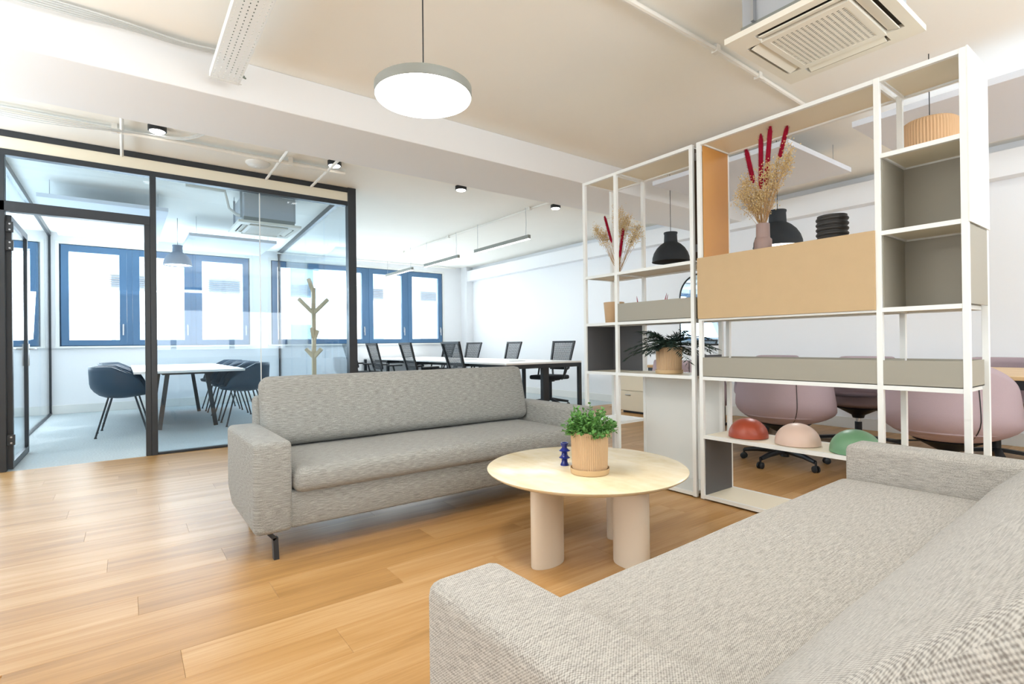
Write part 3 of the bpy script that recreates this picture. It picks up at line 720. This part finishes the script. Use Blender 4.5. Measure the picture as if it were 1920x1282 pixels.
# cream drawer cabinet
cb = T('drawer_cabinet', 'cream drawer cabinet on the wood floor behind the shelving', 'cabinet', (6.0, 4.75, 0))
B('body', CRM, cb, .02, .45, 0, .62, .03, .62, bev=.003); B('plinth', BLK, cb, .04, .43, .02, .60, 0, .03)
for y0, y1 in ((.005, .615),): 
    for z0, z1 in ((.04, .325), (.335, .615)):
        d_ = B('drawer', CRM, cb, .0, .019, y0, y1, z0, z1, bev=.002); MB().box(-.018, -.002, y1-.2, y1-.1, z1-.06, z1-.05, bev=.002).build('handle', SCR, d_)

# ================================================================== MEETING ROOM
mt = T('conference_table', 'white meeting table on black splayed legs inside the glass room', 'table', (.09, 7.5, 0))
B('tabletop', DESK, mt, 0, 1.17, 0, 3.1, .74, .768, bev=.002); B('frame', BLK, mt, .3, .87, .45, 2.65, .70, .739)
for y_ in (.55, 2.5):
    for s, x0, x1 in ((-1, .36, .27), (1, .80, .90)): MB().bar((x0, y_, .72), (x1, y_, 0), .05, .035, up=(0, 1, 0)).build('leg', BLK, mt)
    MB().bar((.80, y_-.12, .72), (.86, y_-.25, 0), .03, .03, up=(0, 1, 0)).build('leg', BLK, mt) if False else None
def tub(label, loc, rz):
    t = T('tub_chair', label, 'chair', loc, rz)      # faces +x
    N = 40; rows = 10; rings = []; R = .30; z0 = .44
    for j in range(rows+1):
        s_ = j/rows; ring = []
        for i in range(N):
            a = 2*pi*i/N; c = -math.cos(a); rim = .50+.32*max(0, min(1, (c+.78)/1.1))**.5*.96
            g = math.sin(min(1, s_*1.7)*pi/2); r_ = max(.02, R*g*(1+.08*s_)*(1-.06*(c < -.6)))
            ring.append((r_*math.cos(a), r_*math.sin(a), z0+(rim-z0)*(max(0, s_-.25)/.75)**1.05+.02*min(1, s_/.25)**2))
        rings.append(ring)
    o = MB().loft(rings, True, False).build('shell', TUB, t, smooth='full'); md = o.modifiers.new('thick', 'SOLIDIFY'); md.thickness = .025; md.offset = -1
    MB().lathe([(.20, .485), (.225, .50), (.215, .53), (.02, .54)], 32).build('seat', BRW, t, smooth=True)
    for sx in (-1, 1):
        for sy in (-1, 1): MB().tube([(sx*.13, sy*.14, .46), (sx*.25, sy*.24, .012)], .010, 8).lathe([(.016, 0), (.012, .014)], 12, c=(sx*.25, sy*.24, 0)).build('leg', BLK, t, smooth=True)
    return t
G3 = 'navy tub chairs round the glass-room table'
tb0 = tub('navy tub chair left of the white table, nearest the open glass door', (-.02, 8.0, 0), 0); tb0['group'] = G3
for k, y_ in enumerate((8.72, 9.44, 10.16)): dup(tb0, (0.02, y_, 0), 0, 'navy tub chair left of the white table, %s from the open glass door' % names[k+1])
for k, y_ in enumerate((8.0, 8.72, 9.44, 10.16)): dup(tb0, (1.33, y_, 0), pi, 'navy tub chair right of the white table, %s from the sofa' % names[k])
# coat stand
cs = T('coat_stand', 'pale wooden branch-like coat stand behind the glass', 'coat stand', (1.985, 7.0, 0))
MB().box(-.024, .024, -.024, .024, .02, 1.80, bev=.004).build('pole', PLY, cs)
MB().lathe([(.17, 0), (.17, .018), (.03, .03)], 36).build('foot', PLY, cs, smooth=True)
dv = Vector((math.sin(YAW), -math.cos(YAW), 0)); dw = Vector((math.cos(YAW), math.sin(YAW), 0))
for (z, dz, sgn, ln, base) in ((1.50, .16, -1, .19, dv), (1.50, .15, 1, .19, dv), (.93, .08, -1, .10, dv), (.93, .08, 1, .10, dv), (1.15, .10, 1, .05, dv), (1.78, .14, -1, .06, dv), (1.18, .1, -1, .05, dw)):
    d = base*sgn; MB().bar((d.x*.0, d.y*0, z-.03), (d.x*ln, d.y*ln, z+dz), .042, .042).build('hook', PLY, cs)

# ================================================================== CEILING FITTINGS
def cord(t, z0, z1, m=PLA, r=.003): return MB().tube([(0, 0, z0), (0.001, 0, (z0+z1)/2), (0, 0, z1)], r, 6).build('cord', m, t)
# big round pendant
bl = T('pendant_lamp', 'large round flat pendant lamp with glowing white disc', 'pendant lamp', (.97, 1.882, 2.032))
MB().lathe([(.187, .0), (.190, -.003), (.192, .0), (.192, .034), (.188, .037), (.02, .038)], 96, caps=False).build('lamp_body', LGRY, bl, smooth=True)
MB().lathe([(.188, .004), (.187, -.006), (.17, -.012), (.002, -.014)], 96).build('diffuser', GLOW, bl, smooth=True)
cord(bl, .036, CZ-2.032); MB().lathe([(.03, CZ-2.06), (.05, CZ-2.032)], 24).build('ceiling_rose', PLA, bl)
pl_ = bpy.data.lights.new('pendant_glow', 'AREA'); pl_.shape = 'DISK'; pl_.size = .36; pl_.energy = 14; pl_.color = (1, .96, .9)
po = bpy.data.objects.new('pendant_glow', pl_); COL.objects.link(po); po.location = (.97, 1.882, 2.01)
# bell pendants
def bell(label, loc, m, glow, s=1.0, grp='bell-shaped pendant lamps'):
    t = T('pendant_lamp', label, 'pendant lamp', loc, 0, grp)
    prof = [(.200, 0), (.204, .006), (.198, .014), (.196, .05), (.18, .10), (.15, .15), (.11, .19), (.072, .215), (.068, .30), (.074, .315), (.072, .325), (.02, .327)]
    inner = [(.196, .002), (.19, .05), (.172, .10), (.14, .15), (.10, .185), (.02, .2)]
    MB().lathe([(r*s, z*s) for r, z in prof], 56, caps=False).lathe([(r*s, z*s) for r, z in [(.200, 0), (.196, .002)]+inner], 56, caps=False).build('lamp_shade', m, t, smooth=True)
    if glow:
        MB().lathe([(.185*s, .012), (.17*s, .02), (.002, .02)], 48, caps=False).build('bulb_glow', GLOWS, t)
        ll = bpy.data.lights.new('bell_glow', 'AREA'); ll.shape = 'DISK'; ll.size = .3; ll.energy = glow; ll.color = (.93, .97, 1)
        lo = bpy.data.objects.new('bell_glow', ll); COL.objects.link(lo); lo.location = (loc[0], loc[1], loc[2]-.004)
    cord(t, .325*s, CZ-loc[2]); return t
bell('black unlit bell pendant lamp seen through the farther shelving unit', (4.75, 3.51, 1.905), RUB, False, .98)
bell('black bell pendant lamp glowing behind the mauve vase', (4.75, 2.36, 1.885), RUB, 14, 1.02)
bell('blue-grey bell pendant lamp over the table in the glass room', (.64, 9.0, 2.24), mat('blue_grey_shade', '6d8298', .6), 26, .9)
sh = T('pendant_lamp', 'beige ribbed drum pendant lamp seen through the top right shelf bay', 'pendant lamp', (4.3, 1.125, 2.20))
MB().lathe([(.155, 0), (.155, .235), (.15, .265), (.13, .28), (.02, .282)], 220, caps=False, rib=.0022, ribn=55).build('lamp_shade', SHADE, sh, smooth=True)
MB().lathe([(.13, .02), (.002, .02)], 40, caps=False).build('bulb_glow', GLOWS, sh); cord(sh, .28, CZ-2.2)
# linear pendants
def linear(label, x, y0, y1, z):
    t = T('linear_lamp', label, 'pendant lamp', (x, y0, z), 0, 'grey linear pendant lamps over the bench'); L = y1-y0
    B('lamp_body', LGRY, t, -.022, .022, 0, L, .006, .06, bev=.003); B('diffuser', GLOW, t, -.019, .019, .005, L-.005, 0, .0055)
    ll = bpy.data.lights.new('linear_glow', 'AREA'); ll.shape = 'RECTANGLE'; ll.size = .04; ll.size_y = L-.02; ll.energy = 16; ll.color = (.95, .98, 1)
    lo = bpy.data.objects.new('linear_glow', ll); COL.objects.link(lo); lo.location = (x, (y0+y1)/2, z-.004)
    for y_ in (.08, L-.08): MB().tube([(0, y_, .06), (.01 if y_ < .2 else 0, y_, .25), (0, y_, CZ-z-.012)], .003, 5).build('cord', SCR, t)
    return t
linear('grey linear pendant lamp nearest the shelving, over the bench desks', 4.47, 5.60, 6.98, 2.475)
linear('middle grey linear pendant lamp over the bench desks', 4.48, 7.50, 8.72, 2.475)
linear('grey linear pendant lamp nearest the windows', 4.44, 9.15, 10.4, 2.475)
# downlights
sp = T('downlight', 'black ceiling spotlight above the left end of the glass wall', 'ceiling light', (.243, 5.36, CZ), 0, 'black ceiling spotlights')
MB().lathe([(.062, -.045), (.068, -.043), (.068, 0)], 32).build('lamp_body', PLA, sp, smooth=True); MB().lathe([(.058, -.0455), (.052, -.052), (.002, -.053)], 32).build('lens', GLOW, sp, smooth=True)
for x, lb in ((1.747, 'black ceiling spotlight above the right end of the glass wall'), (3.25, 'black ceiling spotlight over the desks, third from the left'), (4.75, 'black ceiling spotlight farthest right, beside the shelving top')): dup(sp, (x, 5.37, CZ), 0, lb)
sd = T('smoke_detector', 'round white smoke detector above the glass wall', 'detector', (1.12, 5.85, CZ))
MB().lathe([(.04, -.045), (.09, -.035), (.115, -.012), (.115, 0)], 40).build('housing', WHT, sd, smooth=True); MB().lathe([(.02, -.05), (.035, -.045)], 20).build('sensor', WHT, sd)
# pipes and cables
def pipe(label, paths, m=PIPE, r=.014, cat='pipe', nm='conduit_pipe', clips=()):
    t = T(nm, label, cat, paths[0][0])
    o0 = Vector(paths[0][0])
    for p in paths: MB().tube([Vector(q_)-o0 for q_ in p], r, 8).build('tube', m, t, smooth=True)
    for c in clips: MB().box(-.02, .02, -.02, .02, -.02, CZ-c[2]-.001, bev=0).build('bracket', m, t, loc=tuple(Vector(c)-o0))
    return t
pipe('white painted pipe run along the ceiling above the glass wall', [[(-4.9, 5.50, 2.87), (1.9, 5.50, 2.87)], [(-4.9, 5.56, 2.895), (1.9, 5.56, 2.895)]], r=.017, clips=[(-.9, 5.5, 2.87), (-.05, 5.5, 2.87), (1.35, 5.5, 2.87)])
for k, (x, lb) in enumerate(((.0, 'short white pipe branch, left of the spotlight, above the glass wall'), (1.25, 'short white pipe branch beside the smoke detector'), (1.72, 'short white pipe branch at the right end of the glass wall'))):
    pipe(lb, [[(x, 5.1, 2.88), (x, 6.10, 2.85)]], r=.014)
t = T('cable_bundle', 'grey cable bundle curving along the pipe above the glass wall, left', 'cables', (0, 0, 0))
for k in range(4):
    MB().tube(smooth([(.62+.03*k, 4.64, 2.915), (.60+.02*k, 5.0, 2.90), (.45, 5.33, 2.875-.008*k), (.1, 5.41+.01*k, 2.86), (-.6, 5.43+.012*k, 2.85-.012*k), (-1.3, 5.42+.01*k, 2.86), (-2.2, 5.43, 2.85-.01*k)]), .0032, 6).build('cable', CABL, t, smooth=True)
t = T('cable_bundle', 'white cable bundle along the near upper edge of the ceiling beam, top left', 'cables', (0, 0, 0))
for k in range(5):
    MB().tube(smooth([(-3.0, 3.72, 2.915-.01*k), (-.5, 3.70+.01*k, 2.912-.008*k), (0.0, 3.69+.018*k, 2.90), (.30, 3.72+.012*k, 2.895), (.52, 3.70+.01*k, 2.90)]), .006, 5).build('cable', CABL, t, smooth=True)
pipe('white conduit on the ceiling running past the air conditioner', [[(-3., 1.89, 2.9), (3.05, 1.89, 2.9)], [(3.05, 1.89, 2.9), (3.6, 1.91, 2.905), (4.6, 1.95, 2.91)]], r=.016, clips=[(3.05, 1.89, 2.9), (1.2, 1.89, 2.9), (3.6, 1.91, 2.9)])
pipe('thin white conduit on the ceiling above the linear lamps', [[(4.52, 4.65, 2.905), (4.52, 10.4, 2.905)], [(4.545, 4.65, 2.905), (4.545, 9.6, 2.905)]], r=.008, clips=[(4.52, 5.65, 2.905), (4.52, 7.9, 2.905), (4.52, 9.7, 2.905)])
pipe('thin white conduit along the ceiling in front of the windows', [[(2.4, 10.85, 2.86), (6.4, 10.85, 2.86)]], r=.010)
# perforated tray
def perforated(m, x0, x1, y0, y1, z, nx, ny, hx0=.3, hy0=.35):
    """sheet in the xy plane with nx by ny rectangular holes"""
    xs = [x0]; ys = [y0]
    cw, chh = (x1-x0)/nx, (y1-y0)/ny
    for i in range(nx): xs += [x0+cw*(i+.5-hx0/2), x0+cw*(i+.5+hx0/2)]
    for i in range(ny): ys += [y0+chh*(i+.5-hy0/2), y0+chh*(i+.5+hy0/2)]
    xs.append(x1); ys.append(y1)
    V = [[m.bm.verts.new((x, y_, z)) for y_ in ys] for x in xs]
    for i in range(len(xs)-1):
        for j in range(len(ys)-1):
            if i % 2 == 1 and j % 2 == 1: continue
            m.bm.faces.new((V[i][j], V[i+1][j], V[i+1][j+1], V[i][j+1]))
tr = T('cable_tray', 'perforated white metal cable tray hanging under the ceiling, top left', 'cable tray', (.435, 1.55, 2.70))
q = MB(); perforated(q, 0, .165, 0, 2.13, 0, 6, 64, .22, .4); o = q.build('tray_sheet', WHT, tr); md = o.modifiers.new('thick', 'SOLIDIFY'); md.thickness = .002
MB().box(0, .003, 0, 2.13, 0, .045).box(.162, .165, 0, 2.13, 0, .045).build('tray_side', WHT, tr)
B('end_plate', WHT, tr, -.01, .175, 2.10, 2.11, -.004, .0)
for x in (0, .159): B('hanger', WHT, tr, x, x+.006, .9, .92, .045, CZ-2.702)
q = MB()
for k in range(6): q.tube([(.05+.013*k, .1, .02), (.05+.013*k, 1.9, .02), (.10+.012*k, 2.06, .03), (.16+.008*k, 2.12, .10-.01*k)], .006, 6)
q.build('cables', mat('cable_dark', '7d8a80', .5), tr, smooth=True)
# air conditioners
def aircon(label, loc, rz, W=.70, L=.66, bh=.25):
    t = T('air_conditioner', label, 'air conditioner', loc, rz, 'ceiling air conditioners')
    x0, y0 = -W/2, -L/2
    m = MB(); cc = .135
    for sy in (-1, 1): m.box(x0+cc, -x0-cc, min(sy*-y0, sy*(-y0-.05)), max(sy*-y0, sy*(-y0-.05)), 0, .03)
    for sx in (-1, 1):
        m.box(min(sx*-x0, sx*(-x0-.05)), max(sx*-x0, sx*(-x0-.05)), y0+cc, -y0-cc, 0, .03)
        for sy in (-1, 1): m.box(min(sx*-x0, sx*(-x0-cc)), max(sx*-x0, sx*(-x0-cc)), min(sy*-y0, sy*(-y0-cc)), max(sy*-y0, sy*(-y0-cc)), 0, .03)
    m.build('panel_frame', ACW, t)
    B('air_slots', ACD, t, x0+.03, -x0-.03, y0+.03, -y0-.03, .02, .03)
    gx, gy = W/2-.128, L/2-.128
    q = MB(); perforated(q, -gx+.04, gx-.04, -gy+.03, gy-.03, -.002, 26, 15, .5, .5); o = q.build('grille', ACW, t); md = o.modifiers.new('thick', 'SOLIDIFY'); md.thickness = .002
    MB().box(-gx+.04, gx-.04, -gy, -gy+.03, -.004, .02).box(-gx+.04, gx-.04, gy-.03, gy, -.004, .02).box(-gx, -gx+.04, -gy, gy, -.004, .02).box(gx-.04, gx, -gy, gy, -.004, .02).build('grille_frame', ACW, t)
    for s in (-1, 1):
        mt_ = Matrix.Translation((s*(gx+.036), 0, .004)) @ Matrix.Rotation(s*.3, 4, 'Y'); MB().box(-.027, .027, -gy+.02, gy-.02, -.003, .003, bev=.002, mtx=mt_).build('louvre', ACW, t)
        mt_ = Matrix.Translation((0, s*(gy+.036), .004)) @ Matrix.Rotation(-s*.3, 4, 'X'); MB().box(-gx+.02, gx-.02, -.027, .027, -.003, .003, bev=.002, mtx=mt_).build('louvre', ACW, t)
    B('casing', ACG, t, x0+.07, -x0-.07, y0+.06, -y0-.06, .031, bh, bev=.004)
    B('casing_band', DGR if False else LGRY, t, x0+.065, -x0-.065, y0+.055, -y0-.055, .035, .085)
    for sx in (-1, 1):
        for sy in (-1, 1): MB().box(sx*(-x0-.05)-.012, sx*(-x0-.05)+.012, sy*(L/2-.13)-.008, sy*(L/2-.13)+.008, .08, bh+.02).tube([(sx*(-x0-.05), sy*(L/2-.13), bh), (sx*(-x0-.05), sy*(L/2-.13), CZ-loc[2])], .006, 6).build('hanger', SCR, t)
    MB().tube([(x0+.10, -.1, .12), (x0+.02, -.1, .14), (x0-.06, -.1, .2), (x0-.10, -.1, CZ-loc[2]-.03), (x0-.5, -.12, CZ-loc[2]-.03)], .02, 8).build('duct_pipe', PIPE, t, smooth=True)
    return t
aircon('cream ceiling air conditioner above the nearer shelving unit, top right', (2.915, 1.20, 2.60), 0, .72, .67)
aircon('white ceiling air conditioner inside the glass room', (1.43, 7.12, 2.50), 0, .70, .74, .36)
# acoustic panels
def apanel(label, x0, x1, y0, y1, z, th=.045):
    t = T('acoustic_panel', label, 'acoustic panel', (x0, y0, z), 0, 'white acoustic panels under the ceiling')
    B('panel', APN, t, 0, x1-x0, 0, y1-y0, 0, th, bev=.003)
    for x in (.1, x1-x0-.1):
        for y_ in (.12, y1-y0-.12): MB().tube([(x, y_, th), (x, y_, CZ-z-.002)], .003, 5).build('wire', SCR, t)
    return t
apanel('white acoustic ceiling panel behind the dried bouquet', 4.38, 5.62, 2.08, 3.45, 2.65)
apanel('white acoustic ceiling panel behind the drum lamp, right', 4.45, 5.75, .2, 1.64, 2.65)
apanel('white acoustic ceiling panel in the glass room, beside the air conditioner', .75, 1.9, 8.6, 9.9, 2.62)
apanel('white acoustic ceiling panel in the glass room, above the open door', -.75, .45, 7.6, 10.0, 2.70)
# arched mirror on the far wall
mr = T('arched_mirror', 'arched black-framed mirror on the right wall, glimpsed between the two shelving units', 'mirror', (RX-.012, 4.60, 1.0))
def arch(w_, h, n=20): return [(-w_, 0), (w_, 0)]+[(w_*math.cos(pi*i/n), h-w_+w_*math.sin(pi*i/n)) for i in range(n+1)]
pts = [(0, -.34, 0), (0, .34, 0)]
path = [(0, -.33, 0)]+[(0, -.33*math.cos(pi*i/24), .72+.33*math.sin(pi*i/24)) for i in range(25)]+[(0, .33, 0), (0, -.33, 0)]
MB().tube(path, .014, 8).build('mirror_frame', PLA, mr, smooth=True)
MB().prism([(-.32, 0), (.32, 0)]+[(.32*math.cos(pi*i/24), .72+.32*math.sin(pi*i/24)) for i in range(25)], -.003, .008).build('mirror_glass', MIRR, mr)
